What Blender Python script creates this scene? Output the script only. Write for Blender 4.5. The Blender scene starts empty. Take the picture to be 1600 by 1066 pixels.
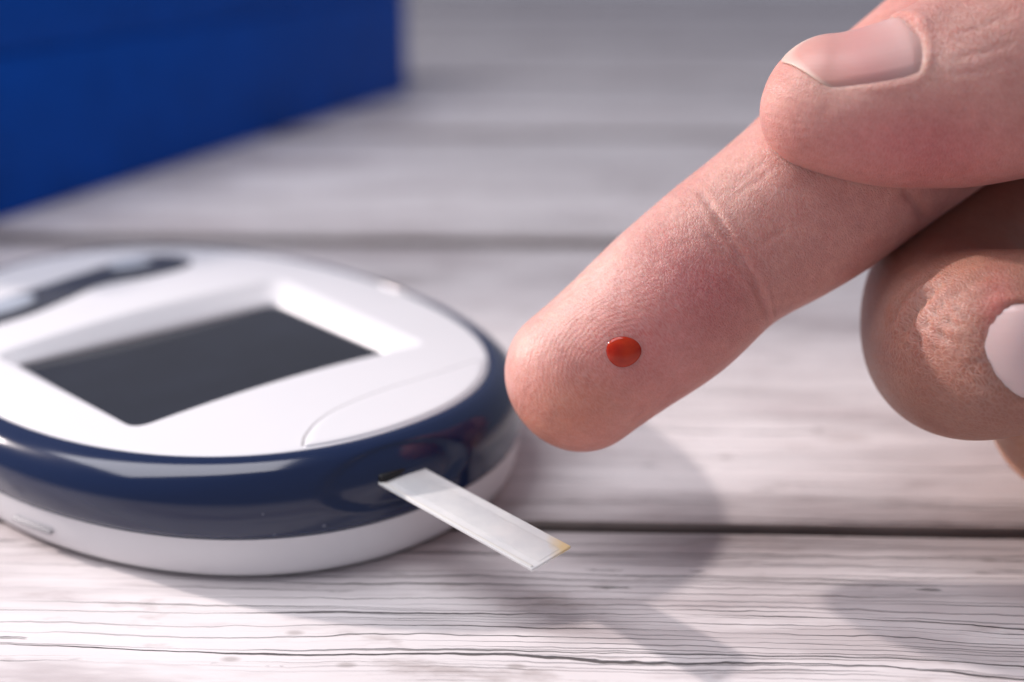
import bpy, bmesh, math, random
import numpy as np
from mathutils import Vector

random.seed(7)
MM = 0.001
scene = bpy.context.scene
COL = scene.collection

# ------------------------------------------------------------------ camera
CAM_H, PITCH, FPX = 70.0, math.radians(20.5), 1850.0      # mm, rad, focal length in pixels of a 1600 px wide frame
SP, CP = math.sin(PITCH), math.cos(PITCH)
cam_data = bpy.data.cameras.new("camera")
cam = bpy.data.objects.new("camera", cam_data)
COL.objects.link(cam)
cam.location = (0, 0, CAM_H * MM)
cam.rotation_euler = (math.pi / 2 - PITCH, 0, 0)
cam_data.sensor_width = 36
cam_data.lens = FPX / 1600 * 36
cam_data.clip_start = 0.005
cam_data.clip_end = 20
cam_data.dof.use_dof = True
cam_data.dof.focus_distance = 119 * MM
cam_data.dof.aperture_fstop = 9.6
cam_data.dof.aperture_blades = 9
scene.camera = cam

# ------------------------------------------------------------------ light
world = bpy.data.worlds.new("World")
scene.world = world
world.use_nodes = True
bg = world.node_tree.nodes["Background"]
bg.inputs[0].default_value = (0.81, 0.82, 1.0, 1)
bg.inputs[1].default_value = 0.31


def aim(o, target):
    o.rotation_euler = (Vector(target) - o.location).to_track_quat('-Z', 'Y').to_euler()


kd = bpy.data.lights.new("key_lamp", 'SPOT')
key = bpy.data.objects.new("key_lamp", kd)
COL.objects.link(key)
key.location = (-0.918, 0.454, 0.466)
kd.energy = 44
kd.color = (1.0, 0.885, 0.85)
kd.shadow_soft_size = 0.018
kd.spot_size = math.radians(11.4)
kd.spot_blend = 0.55
aim(key, (0.02, 0.092, 0.012))

sd = bpy.data.lights.new("fill_softbox", 'AREA')  # added soft lamp above left, fills the shadows and fades towards the back
soft = bpy.data.objects.new("fill_softbox", sd)
COL.objects.link(soft)
soft.location = (-0.23, 0.13, 0.42)
sd.shape = 'RECTANGLE'
sd.size, sd.size_y = 0.30, 0.36
sd.energy = 1.75
sd.color = (0.98, 0.955, 1.0)
aim(soft, (0.0, 0.14, 0.0))

scene.view_settings.view_transform = 'Standard'
scene.view_settings.look = 'None'
scene.view_settings.exposure = 0.0
scene.view_settings.gamma = 1.0
scene.render.engine = 'CYCLES'
scene.cycles.use_denoising = True
scene.cycles.max_bounces = 6
scene.cycles.use_adaptive_sampling = True
scene.cycles.adaptive_threshold = 0.025


# ------------------------------------------------------------------ helpers
def at(px, py, d):
    """point (mm) seen at a pixel of the 1600x1066 frame, d mm along the view axis"""
    u, v = (px - 800) / FPX, (py - 533) / FPX
    return np.array((u * d, d * (CP - v * SP), CAM_H - d * (SP + v * CP)))


def project(P):
    P = np.asarray(P, float)
    d = P[..., 1] * CP + (CAM_H - P[..., 2]) * SP
    up = P[..., 1] * SP - (CAM_H - P[..., 2]) * CP
    return 800 + FPX * P[..., 0] / d, 533 - FPX * up / d, d


def mesh_from(name, verts, faces, mat, parent=None, smooth=True):
    me = bpy.data.meshes.new(name)
    me.from_pydata([tuple(float(c) * MM for c in v) for v in verts], [], [tuple(int(i) for i in f) for f in faces])
    me.validate()
    me.update()
    if smooth:
        me.polygons.foreach_set("use_smooth", [True] * len(me.polygons))
    if mat:
        me.materials.append(mat)
    o = bpy.data.objects.new(name, me)
    COL.objects.link(o)
    if parent:
        o.parent = parent
    return o


def from_bm(name, bm, mat, parent=None, smooth=True):
    me = bpy.data.meshes.new(name)
    bm.to_mesh(me)
    bm.free()
    if smooth:
        me.polygons.foreach_set("use_smooth", [True] * len(me.polygons))
    me.materials.append(mat)
    o = bpy.data.objects.new(name, me)
    COL.objects.link(o)
    if parent:
        o.parent = parent
    return o


def empty(name, loc, rz=0.0):
    o = bpy.data.objects.new(name, None)
    o.empty_display_size = 0.01
    COL.objects.link(o)
    o.location = tuple(c * MM for c in loc)
    o.rotation_euler = (0, 0, rz)
    return o


def tag(o, label, cat, group=None):
    o['label'] = label
    o['category'] = cat
    if group:
        o['group'] = group


def bevel_box(dx, dy, dz, bev, seg=2):
    bm = bmesh.new()
    bmesh.ops.create_cube(bm, size=1)
    bmesh.ops.scale(bm, vec=(dx * MM, dy * MM, dz * MM), verts=bm.verts)
    bmesh.ops.bevel(bm, geom=bm.edges[:], offset=bev * MM, segments=seg, profile=0.5, affect='EDGES', clamp_overlap=True)
    return bm


class NT:
    """small node-tree writer"""

    def __init__(self, name):
        self.m = bpy.data.materials.new(name)
        self.m.use_nodes = True
        self.t = self.m.node_tree
        self.b = self.t.nodes["Principled BSDF"]
        self.out = self.t.nodes["Material Output"]

    def n(self, kind, **kw):
        nd = self.t.nodes.new(kind)
        for k, v in kw.items():
            setattr(nd, k, v)
        return nd

    def link(self, a, b):
        self.t.links.new(a, b)

    def put(self, sock, v):
        if hasattr(v, 'links') or isinstance(v, bpy.types.NodeSocket):
            self.link(v, sock)
        else:
            sock.default_value = v

    def math(self, op, a, b=0.0, c=None, clamp=False):
        nd = self.n('ShaderNodeMath', operation=op, use_clamp=clamp)
        self.put(nd.inputs[0], a)
        self.put(nd.inputs[1], b)
        if c is not None:
            self.put(nd.inputs[2], c)
        return nd.outputs[0]

    def ramp(self, fac, stops, interp='LINEAR'):
        nd = self.n('ShaderNodeValToRGB')
        cr = nd.color_ramp
        cr.interpolation = interp
        while len(cr.elements) < len(stops):
            cr.elements.new(0.5)
        for e, (p, c) in zip(cr.elements, stops):
            e.position = p
            e.color = (*c, 1) if len(c) == 3 else c
        self.link(fac, nd.inputs[0])
        return nd.outputs[0]

    def mix(self, fac, a, b, blend='MIX'):
        nd = self.n('ShaderNodeMix', data_type='RGBA', blend_type=blend)
        self.put(nd.inputs[0], fac)
        self.put(nd.inputs[6], a if not isinstance(a, tuple) else (*a, 1)[:4])
        self.put(nd.inputs[7], b if not isinstance(b, tuple) else (*b, 1)[:4])
        return nd.outputs[2]

    def noise(self, vec, scale, detail=3, rough=0.5, dist=0.0):
        nd = self.n('ShaderNodeTexNoise')
        if vec is not None:
            self.link(vec, nd.inputs['Vector'])
        nd.inputs['Scale'].default_value = scale
        nd.inputs['Detail'].default_value = detail
        nd.inputs['Roughness'].default_value = rough
        nd.inputs['Distortion'].default_value = dist
        return nd.outputs[0]

    def vmul(self, vec, s):
        nd = self.n('ShaderNodeVectorMath', operation='MULTIPLY')
        self.link(vec, nd.inputs[0])
        nd.inputs[1].default_value = s
        return nd.outputs[0]

    def vadd(self, vec, v2):
        nd = self.n('ShaderNodeVectorMath', operation='ADD')
        self.link(vec, nd.inputs[0])
        self.put(nd.inputs[1], v2)
        return nd.outputs[0]

    def bump(self, height, dist, strength=1.0, prev=None):
        nd = self.n('ShaderNodeBump')
        self.link(height, nd.inputs['Height'])
        nd.inputs['Distance'].default_value = dist
        nd.inputs['Strength'].default_value = strength
        if prev is not None:
            self.link(prev, nd.inputs['Normal'])
        return nd.outputs[0]


def smooth01(x, a, b):
    t = np.clip((x - a) / (b - a), 0, 1)
    return t * t * (3 - 2 * t)


# ------------------------------------------------------------------ materials
def mat_wood():
    k = NT("whitewashed_wood")
    tc = k.n('ShaderNodeTexCoord')
    oi = k.n('ShaderNodeObjectInfo')
    comb = k.n('ShaderNodeCombineXYZ')
    k.link(k.math('MULTIPLY', oi.outputs['Random'], 3.7), comb.inputs[0])
    k.link(k.math('MULTIPLY', oi.outputs['Random'], 9.1), comb.inputs[1])
    p0 = k.vadd(tc.outputs['Object'], comb.outputs[0])
    # gentle waviness of the grain
    sx = k.vmul(p0, (14, 60, 60))
    wav = k.noise(sx, 1.0, 2, 0.5)
    cw = k.n('ShaderNodeCombineXYZ')
    k.link(k.math('MULTIPLY', k.math('SUBTRACT', wav, 0.5), 0.0055), cw.inputs[1])
    p = k.vadd(p0, cw.outputs[0])
    fine = k.n('ShaderNodeCombineXYZ')
    k.link(k.math('MULTIPLY', k.math('SUBTRACT', k.noise(k.vmul(p0, (260, 500, 500)), 1.0, 2), 0.5), 0.0007), fine.inputs[1])
    p = k.vadd(p, fine.outputs[0])

    sepv = k.n('ShaderNodeSeparateXYZ')
    k.link(p, sepv.inputs[0])
    v_mm = k.math('MULTIPLY', sepv.outputs[1], 1000.0)

    def lines(spacing, wid_noise, wmax, jitter):
        """cracks along the grain, a random distance apart; each swells and closes along its length"""
        jn = k.math('MULTIPLY', k.math('SUBTRACT', k.noise(k.vmul(p0, jitter), 1.0, 2), 0.5), spacing * 1.6)
        vo = k.n('ShaderNodeTexVoronoi', feature='DISTANCE_TO_EDGE', voronoi_dimensions='1D')
        k.link(k.math('DIVIDE', k.math('ADD', v_mm, jn), spacing), vo.inputs['W'])
        vo.inputs['Scale'].default_value = 1.0
        d = k.math('MULTIPLY', vo.outputs['Distance'], spacing)
        wn = k.noise(k.vmul(p, wid_noise), 1.0, 3, 0.6)
        w = k.math('MULTIPLY', k.math('SUBTRACT', wn, 0.44), wmax * 4.0)
        w = k.math('MINIMUM', w, wmax)
        return k.math('MULTIPLY', k.math('SUBTRACT', w, d), 9.0, clamp=True)

    zone = k.ramp(k.noise(k.vmul(p0, (5, 26, 10)), 1.0, 2), [(0.42, (0.12, 0.12, 0.12)), (0.54, (1, 1, 1))])
    c1 = k.math('MULTIPLY', lines(1.6, (16, 420, 60), 0.18, (9, 120, 30)), k.math('ADD', 0.25, k.math('MULTIPLY', zone, 0.75)))
    c3 = lines(7.0, (22, 160, 60), 0.20, (7, 60, 30))
    c2 = k.math('MULTIPLY', k.math('MULTIPLY', lines(0.75, (26, 700, 60), 0.15, (12, 300, 30)), zone), 0.62)
    crack = k.math('MULTIPLY', k.math('MAXIMUM', c1, c3), 0.88)
    # short flakes where the paint has lifted
    ch = k.n('ShaderNodeTexVoronoi', feature='F1')
    k.link(k.vmul(p, (70, 520, 80)), ch.inputs['Vector'])
    ch.inputs['Scale'].default_value = 1.0
    ch.inputs['Randomness'].default_value = 1.0
    chm = k.ramp(k.math('ADD', ch.outputs['Distance'], k.math('MULTIPLY', k.noise(k.vmul(p0, (600, 1600, 600)), 1.0, 2), 0.3)), [(0.22, (1, 1, 1)), (0.30, (0, 0, 0))])
    chm = k.math('MULTIPLY', chm, k.ramp(k.noise(k.vmul(p0, (18, 90, 30)), 1.0, 2), [(0.50, (0, 0, 0)), (0.60, (1, 1, 1))]))
    crack = k.math('MAXIMUM', crack, k.math('MULTIPLY', chm, 0.6))
    ridge = k.noise(k.vmul(p, (6, 1100, 60)), 1.0, 2, 0.6)
    streak = k.noise(k.vmul(p, (16, 85, 30)), 1.0, 5, 0.66)
    # paint, thin patches and dirt
    blot = k.noise(k.vmul(p0, (22, 75, 30)), 1.0, 4, 0.6)
    paint = k.ramp(blot, [(0.30, (0.65, 0.59, 0.59)), (0.46, (0.80, 0.75, 0.745)), (0.62, (0.86, 0.815, 0.81))])
    paint = k.mix(k.ramp(streak, [(0.36, (0.55, 0.55, 0.55)), (0.48, (0, 0, 0))]), paint, (0.42, 0.36, 0.36))
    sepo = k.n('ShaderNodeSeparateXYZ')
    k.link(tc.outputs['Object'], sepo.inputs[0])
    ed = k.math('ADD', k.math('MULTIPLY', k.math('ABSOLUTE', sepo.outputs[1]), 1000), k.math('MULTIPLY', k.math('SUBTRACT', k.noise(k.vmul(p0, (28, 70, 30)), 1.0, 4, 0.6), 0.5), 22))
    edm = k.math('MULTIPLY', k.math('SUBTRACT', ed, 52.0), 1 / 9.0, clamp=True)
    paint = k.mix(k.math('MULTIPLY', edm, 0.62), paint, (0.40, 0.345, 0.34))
    dirt = k.noise(k.vmul(p0, (60, 170, 60)), 1.0, 5, 0.65)
    dm = k.ramp(dirt, [(0.60, (0, 0, 0)), (0.74, (1, 1, 1))])
    col = k.mix(k.math('MULTIPLY', dm, 0.55), paint, (0.36, 0.29, 0.27))
    sp = k.n('ShaderNodeTexVoronoi', feature='F1')
    k.link(k.vmul(p0, (95, 210, 100)), sp.inputs['Vector'])
    sp.inputs['Scale'].default_value = 1.0
    spm = k.ramp(sp.outputs['Distance'], [(0.05, (1, 1, 1)), (0.12, (0, 0, 0))])
    col = k.mix(k.math('MULTIPLY', spm, 0.5), col, (0.30, 0.25, 0.23))
    kn = k.n('ShaderNodeTexVoronoi', feature='F1')
    k.link(k.vmul(p0, (9, 17, 12)), kn.inputs['Vector'])
    kn.inputs['Scale'].default_value = 1.0
    knm = k.ramp(k.math('ADD', kn.outputs['Distance'], k.math('MULTIPLY', dirt, 0.10)), [(0.13, (1, 1, 1)), (0.24, (0, 0, 0))])
    col = k.mix(k.math('MULTIPLY', knm, 0.75), col, (0.22, 0.18, 0.17))
    col = k.mix(c2, col, (0.33, 0.29, 0.30))
    col = k.mix(crack, col, (0.035, 0.026, 0.026))
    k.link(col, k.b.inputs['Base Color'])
    k.b.inputs['Roughness'].default_value = 0.52
    k.b.inputs['Specular IOR Level'].default_value = 0.35
    h = k.math('SUBTRACT', 1.0, k.math('ADD', crack, k.math('MULTIPLY', c2, 0.7)))
    b1 = k.bump(k.math('ADD', h, k.math('MULTIPLY', ridge, 0.35)), 0.0005, 0.9)
    b2 = k.bump(blot, 0.0008, 0.25, b1)
    k.link(b2, k.b.inputs['Normal'])
    return k.m


def mat_plain(name, col, rough, coat=0.0, spec=0.5, var=0.04, sss=0.0, bump=0.0):
    k = NT(name)
    tc = k.n('ShaderNodeTexCoord')
    nz = k.noise(tc.outputs['Object'], 60, 4, 0.6)
    lo = tuple(c * (1 - var) for c in col)
    hi = tuple(min(1, c * (1 + var)) for c in col)
    k.link(k.ramp(nz, [(0.3, lo), (0.7, hi)]), k.b.inputs['Base Color'])
    nr = k.noise(tc.outputs['Object'], 400, 3, 0.6)
    k.link(k.math('ADD', rough - 0.04, k.math('MULTIPLY', nr, 0.08)), k.b.inputs['Roughness'])
    k.b.inputs['Coat Weight'].default_value = coat
    k.b.inputs['Coat Roughness'].default_value = 0.05
    k.b.inputs['Specular IOR Level'].default_value = spec
    if sss:
        k.b.inputs['Subsurface Weight'].default_value = sss
        k.b.inputs['Subsurface Radius'].default_value = (1, 1, 1)
        k.b.inputs['Subsurface Scale'].default_value = 0.0008
    if bump:
        k.link(k.bump(k.noise(tc.outputs['Object'], 2500, 2), bump, 0.5), k.b.inputs['Normal'])
    return k.m


def mat_navy():
    k = NT("navy_gloss_plastic")
    tc = k.n('ShaderNodeTexCoord')
    sp = k.n('ShaderNodeTexVoronoi', feature='F1')
    k.link(tc.outputs['Object'], sp.inputs['Vector'])
    sp.inputs['Scale'].default_value = 260
    dust = k.ramp(sp.outputs['Distance'], [(0.045, (1, 1, 1)), (0.085, (0, 0, 0))])
    sel = k.ramp(k.noise(tc.outputs['Object'], 130, 2), [(0.52, (0, 0, 0)), (0.62, (1, 1, 1))])
    col = k.mix(k.math('MULTIPLY', k.math('MULTIPLY', dust, sel), 0.45), (0.003, 0.014, 0.058), (0.25, 0.28, 0.36))
    k.link(col, k.b.inputs['Base Color'])
    k.link(k.math('ADD', 0.10, k.math('MULTIPLY', k.noise(tc.outputs['Object'], 90, 3), 0.10)), k.b.inputs['Roughness'])
    k.b.inputs['Coat Weight'].default_value = 0.3
    return k.m


def mat_skin():
    k = NT("skin")
    uv = k.n('ShaderNodeAttribute', attribute_name='fuv').outputs['Vector']
    prn = k.n('ShaderNodeAttribute', attribute_name='print').outputs['Fac']
    ptr = k.n('ShaderNodeAttribute', attribute_name='ptr').outputs['Fac']
    dry = k.n('ShaderNodeAttribute', attribute_name='dry').outputs['Fac']
    tone = k.n('ShaderNodeAttribute', attribute_name='tone').outputs['Color']
    tc = k.n('ShaderNodeTexCoord')
    # pigment: mottled, flushed
    m1 = k.noise(tc.outputs['Object'], 140, 4, 0.6)
    m2 = k.noise(tc.outputs['Object'], 900, 3, 0.6)
    mot = k.ramp(m1, [(0.3, (0.88, 0.78, 0.78)), (0.7, (1.06, 1.12, 1.11))])
    mot2 = k.ramp(m2, [(0.3, (0.93, 0.90, 0.90)), (0.7, (1.05, 1.06, 1.06))])
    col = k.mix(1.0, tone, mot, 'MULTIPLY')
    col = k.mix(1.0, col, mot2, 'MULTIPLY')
    # micro relief: criss-cross plates
    wv = k.n('ShaderNodeTexNoise', noise_dimensions='3D')
    k.link(uv, wv.inputs['Vector'])
    wv.inputs['Scale'].default_value = 0.8
    wd = k.n('ShaderNodeVectorMath', operation='MULTIPLY_ADD')
    k.link(wv.outputs['Color'], wd.inputs[0])
    wd.inputs[1].default_value = (0.5, 0.5, 0)
    k.link(uv, wd.inputs[2])
    vo = k.n('ShaderNodeTexVoronoi', feature='DISTANCE_TO_EDGE')
    k.link(k.vmul(wd.outputs[0], (4.6, 3.0, 1)), vo.inputs['Vector'])
    vo.inputs['Scale'].default_value = 1.0
    plate = k.ramp(vo.outputs['Distance'], [(0.0, (0, 0, 0)), (0.22, (1, 1, 1))])
    vo2 = k.n('ShaderNodeTexVoronoi', feature='DISTANCE_TO_EDGE')
    k.link(k.vmul(wd.outputs[0], (6.2, 1.5, 1)), vo2.inputs['Vector'])
    vo2.inputs['Scale'].default_value = 1.0
    plate2 = k.ramp(vo2.outputs['Distance'], [(0.0, (0, 0, 0)), (0.2, (1, 1, 1))])
    # papillary ridges follow the attribute 'ptr' (ridge phase in mm)
    ph = k.math('ADD', ptr, k.math('MULTIPLY', k.noise(uv, 0.35, 2), 1.1))
    rid = k.math('SINE', k.math('MULTIPLY', ph, 2 * math.pi / 0.46))
    rid = k.math('MULTIPLY', k.math('MULTIPLY', rid, prn), 0.115)
    h = k.math('ADD', k.math('MULTIPLY', plate, 0.55), k.math('MULTIPLY', plate2, 0.45))
    h = k.math('MULTIPLY', h, k.math('SUBTRACT', 1.0, k.math('MULTIPLY', prn, 0.75)))
    h = k.math('ADD', k.math('MULTIPLY', h, k.math('ADD', 0.6, k.math('MULTIPLY', dry, 0.9))), rid)
    h = k.math('ADD', h, k.math('MULTIPLY', k.noise(uv, 7.0, 3), 0.30))
    b1 = k.bump(h, 0.00007, 0.85)
    b2 = k.bump(k.noise(uv, 0.9, 3, 0.55), 0.00025, 0.55, b1)
    k.link(b2, k.b.inputs['Normal'])
    # flaky lines a bit paler, their fine glints painted into the colour
    pale = k.math('MULTIPLY', k.math('SUBTRACT', 1.0, plate2), k.math('MULTIPLY', dry, 0.42))
    col = k.mix(pale, col, (0.80, 0.62, 0.56))
    k.link(col, k.b.inputs['Base Color'])
    k.link(k.math('SUBTRACT', k.math('ADD', 0.38, k.math('MULTIPLY', m2, 0.18)), k.math('MULTIPLY', dry, 0.08)), k.b.inputs['Roughness'])
    k.b.inputs['Specular IOR Level'].default_value = 0.42
    k.b.inputs['Subsurface Weight'].default_value = 0.55
    k.b.inputs['Subsurface Radius'].default_value = (1.0, 0.36, 0.22)
    k.b.inputs['Subsurface Scale'].default_value = 0.0020
    return k.m


def mat_nail(name, lighten, rough):
    k = NT(name)
    uv = k.n('ShaderNodeAttribute', attribute_name='nuv').outputs['Vector']
    sep = k.n('ShaderNodeSeparateXYZ')
    k.link(uv, sep.inputs[0])
    along = sep.outputs[0]
    col = k.ramp(along, [(0.0, (0.70, 0.50, 0.41)), (0.04, (0.68, 0.46, 0.39)), (0.09, (0.62, 0.31, 0.26)), (0.55, (0.61, 0.29, 0.265)), (0.80, (0.65, 0.38, 0.35)), (1.0, (0.62, 0.38, 0.33))])
    st = k.noise(k.vmul(uv, (0.6, 26, 1)), 1.0, 2)
    col = k.mix(0.25, col, k.ramp(st, [(0.3, (0.9, 0.85, 0.85)), (0.7, (1, 1, 1))]), 'MULTIPLY')
    col = k.mix(lighten, col, (0.80, 0.72, 0.74))
    k.link(col, k.b.inputs['Base Color'])
    k.b.inputs['Roughness'].default_value = rough
    k.b.inputs['Subsurface Weight'].default_value = 0.5
    k.b.inputs['Subsurface Radius'].default_value = (1.0, 0.45, 0.35)
    k.b.inputs['Subsurface Scale'].default_value = 0.0008
    k.link(k.bump(st, 0.00004, 0.6), k.b.inputs['Normal'])
    return k.m


def mat_blood():
    k = NT("fresh_blood")
    tc = k.n('ShaderNodeTexCoord')
    nz = k.noise(tc.outputs['Object'], 500, 3)
    k.link(k.ramp(nz, [(0.3, (0.32, 0.010, 0.004)), (0.7, (0.48, 0.036, 0.007))]), k.b.inputs['Base Color'])
    k.b.inputs['Roughness'].default_value = 0.06
    k.b.inputs['Subsurface Weight'].default_value = 0.6
    k.b.inputs['Subsurface Radius'].default_value = (1.0, 0.18, 0.05)
    k.b.inputs['Subsurface Scale'].default_value = 0.0010
    k.b.inputs['Specular IOR Level'].default_value = 0.35
    return k.m


def mat_strip(name, stain):
    k = NT(name)
    tc = k.n('ShaderNodeTexCoord')
    nz = k.noise(tc.outputs['Object'], 260, 3)
    col = k.ramp(nz, [(0.35, (0.70, 0.71, 0.71)), (0.65, (0.80, 0.80, 0.78))])
    if stain:
        sep = k.n('ShaderNodeSeparateXYZ')
        k.link(tc.outputs['Object'], sep.inputs[0])
        # yellow reagent residue in the outer corner, with an uneven edge
        f = k.math('ADD', k.math('MULTIPLY', sep.outputs[0], 1000), k.math('MULTIPLY', sep.outputs[1], 1100))
        f = k.math('ADD', f, k.math('MULTIPLY', k.noise(tc.outputs['Object'], 900, 3), 1.6))
        m = k.ramp(k.math('MULTIPLY', k.math('SUBTRACT', f, 13.4), 0.4, clamp=True), [(0.0, (0, 0, 0)), (1.0, (1, 1, 1))])
        col = k.mix(k.math('MULTIPLY', m, 0.75), col, (0.72, 0.50, 0.17))
    k.link(col, k.b.inputs['Base Color'])
    k.b.inputs['Roughness'].default_value = 0.28
    k.b.inputs['Subsurface Weight'].default_value = 0.4
    k.b.inputs['Subsurface Radius'].default_value = (1, 1, 1)
    k.b.inputs['Subsurface Scale'].default_value = 0.0006
    return k.m


M_WOOD = mat_wood()
M_DARK = mat_plain("gap_shadow_board", (0.03, 0.026, 0.026), 0.8)
M_SAWN = mat_plain("bare_sawn_edge", (0.17, 0.14, 0.13), 0.8, var=0.3)
M_WHITE = mat_plain("white_gloss_plastic", (0.80, 0.795, 0.81), 0.30, var=0.01)
M_BASE = mat_plain("white_satin_plastic", (0.76, 0.75, 0.765), 0.42, var=0.012)
M_NAVY = mat_navy()
M_PORT = mat_plain("navy_matt_plastic", (0.010, 0.018, 0.045), 0.5)
M_BLACK = mat_plain("slot_black", (0.004, 0.004, 0.006), 0.6)
M_SCREEN = mat_plain("dark_display_glass", (0.009, 0.011, 0.018), 0.09, spec=0.9, var=0.35)
M_GREY = mat_plain("charcoal_panel", (0.06, 0.064, 0.075), 0.35)
M_NOTCH = mat_plain("grey_notch", (0.40, 0.39, 0.40), 0.5)
M_BUTTON = mat_plain("silver_button", (0.42, 0.46, 0.52), 0.35)
M_BOX = mat_plain("blue_carton", (0.001, 0.072, 0.42), 0.55, spec=0.12, var=0.10)
M_SKIN = mat_skin()
M_NAIL = mat_nail("thumbnail_plate", 0.04, 0.40)
M_NAIL2 = mat_nail("lit_nail_plate", 0.34, 0.17)  # paler copy: the bright light on this nail is painted into its colour
M_BLOOD = mat_blood()
M_STRIP = mat_strip("strip_plastic", True)
M_FILM = mat_strip("strip_film", True)
M_EDGE = mat_plain("strip_edge", (0.78, 0.77, 0.72), 0.4)

# ------------------------------------------------------------------ table of white-washed planks
table = empty("tabletop", (0, 0, 0), math.radians(-1.8))
table['kind'] = 'structure'
table['label'] = 'whitewashed wooden tabletop of wide planks with dark gaps and cracked grain'
PITCHW, GAP, THICK = 124.6, 1.45, 14.0
plank_mesh = None
for i in range(-2, 8):
    if i == -2 or i == 1:           # near planks lie tight, the farther ones are narrower with wider gaps
        plank_w = PITCHW - GAP if i < 1 else PITCHW - 4.6
        bm = bevel_box(1500, plank_w, THICK, 0.6 if i < 1 else 1.0, 3)
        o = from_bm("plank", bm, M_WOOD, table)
        plank_mesh = o.data
        plank_mesh.materials.append(M_SAWN)
        for pf in plank_mesh.polygons:
            if abs(pf.normal.y) > 0.45:
                pf.material_index = 1      # sawn edges are bare, dirty wood
    else:
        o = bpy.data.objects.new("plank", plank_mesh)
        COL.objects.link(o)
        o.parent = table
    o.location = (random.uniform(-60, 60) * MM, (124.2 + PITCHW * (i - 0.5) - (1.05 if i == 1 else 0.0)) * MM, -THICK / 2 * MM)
bm = bevel_box(1480, PITCHW * 10.2, 4, 0.5, 1)
o = from_bm("underlay", bm, M_DARK, table)
o.location = (0, 540 * MM, -(THICK + 2.05) * MM)

# ------------------------------------------------------------------ blue carton behind
box = empty("cardboard_box", (-40.0, 462, 0), math.atan2(189, 76.0))
tag(box, 'large glossy dark blue cardboard box standing blurred behind the glucose meter', 'box')
BL, BW, BH, LH = 285, 170, 60, 23
bm = bevel_box(BL, BW, BH - LH, 0.8, 2)
o = from_bm("body", bm, M_BOX, box)
o.location = (-BL / 2 * MM, BW / 2 * MM, (BH - LH) / 2 * MM)
bm = bevel_box(BL + 0.6, BW + 0.6, LH, 1.0, 3)
o = from_bm("lid", bm, M_BOX, box)
o.location = (-BL / 2 * MM, BW / 2 * MM, (BH - LH / 2 + 0.05) * MM)

# ------------------------------------------------------------------ glucose meter
MROT = -0.803
A_, B_, NEXP = 53.0, 36.6, 2.154
meter = empty("glucose_meter", (-44.889, 157.592, 0), MROT)
tag(meter, 'white oval blood glucose meter with glossy navy rim and blank dark screen', 'glucose meter')
NT_ = 240
TH = np.linspace(0, 2 * np.pi, NT_, endpoint=False)


def outline(s, th=TH):
    ct, st = np.cos(th), np.sin(th)
    l = np.sign(ct) * np.abs(ct) ** (2 / NEXP) * A_ * s
    w = np.sign(st) * np.abs(st) ** (2 / NEXP) * (B_ + (s - 1) * A_)
    return l, w


def side_drop(w, l=None):
    d = 2.2 * (w / B_) ** 2
    if l is not None:
        d = d + 1.6 * np.clip(-l / A_, 0, 1) ** 2
    return d


def lathe(name, prof, mat, close_bottom=False, close_top=False, deform=None):
    """stack of outlines: prof = [(scale, z, follow)], follow = how far z follows the drop of the sides"""
    # resample the profile smoothly
    V, F = [], []
    for s, z, fo in prof:
        l, w = outline(s)
        zz = z - fo * side_drop(w, l)
        P = np.stack([l, w, zz], 1)
        if deform:
            P = deform(P)
        V.extend(P.tolist())
    n = len(prof)
    for j in range(n - 1):
        for i in range(NT_):
            a, b = j * NT_ + i, j * NT_ + (i + 1) % NT_
            F.append((a, b, b + NT_, a + NT_))
    if close_bottom:
        F.append(tuple(range(NT_ - 1, -1, -1)))
    if close_top:
        F.append(tuple(range((n - 1) * NT_, n * NT_)))
    return mesh_from(name, V, F, mat, meter)


def arc_prof(pts, n=6):
    """Catmull-Rom through profile points"""
    pts = np.array(pts, float)
    out = []
    P = np.vstack([2 * pts[0] - pts[1], pts, 2 * pts[-1] - pts[-2]])
    for i in range(1, len(P) - 2):
        for t in np.linspace(0, 1, n, endpoint=False):
            p0, p1, p2, p3 = P[i - 1:i + 3]
            out.append(0.5 * ((2 * p1) + (-p0 + p2) * t + (2 * p0 - 5 * p1 + 4 * p2 - p3) * t * t + (-p0 + 3 * p1 - 3 * p2 + p3) * t ** 3))
    out.append(pts[-1])
    return [tuple(p) for p in out]


lathe("base", arc_prof([(0.90, 0.15, 0), (0.955, 0.25, 0), (0.978, 1.1, 0), (0.988, 2.8, 0), (0.992, 5.3, 0), (0.991, 5.72, 0), (0.980, 5.78, 0)]), M_BASE, close_bottom=True)

PW = -4.9      # the strip port sits a little off the middle of the end


def port_dent(P):
    l, w, z = P[:, 0].copy(), P[:, 1], P[:, 2]
    q = ((w - PW) / 8.5) ** 2 + ((z - 10.6) / 3.2) ** 2
    f = (1 - smooth01(q, 0.75, 1.15)) * (l > 0)
    P[:, 0] = l - f * 0.55
    return P


band = lathe("rim_band", arc_prof([(0.980, 5.84, 0), (0.994, 5.95, 0), (1.0, 6.6, 0.05), (1.003, 8.6, 0.25), (0.999, 10.6, 0.5), (0.988, 12.2, 0.75), (0.968, 13.55, 0.93), (0.945, 14.22, 1), (0.925, 14.38, 1), (0.919, 14.15, 1), (0.915, 13.6, 1)], 7), M_NAVY, deform=port_dent)

# white face with a bevelled recess round the screen
OPEN = np.array([(26.7, -22.9), (29.6, 17.8), (-9.0, 20.0), (-8.0, -25.0)])
FLOOR = np.array([(25.7, -22.0), (25.6, 14.6), (-3.4, 15.6), (-5.6, -23.2)])
FLOOR_Z = 12.3


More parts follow.
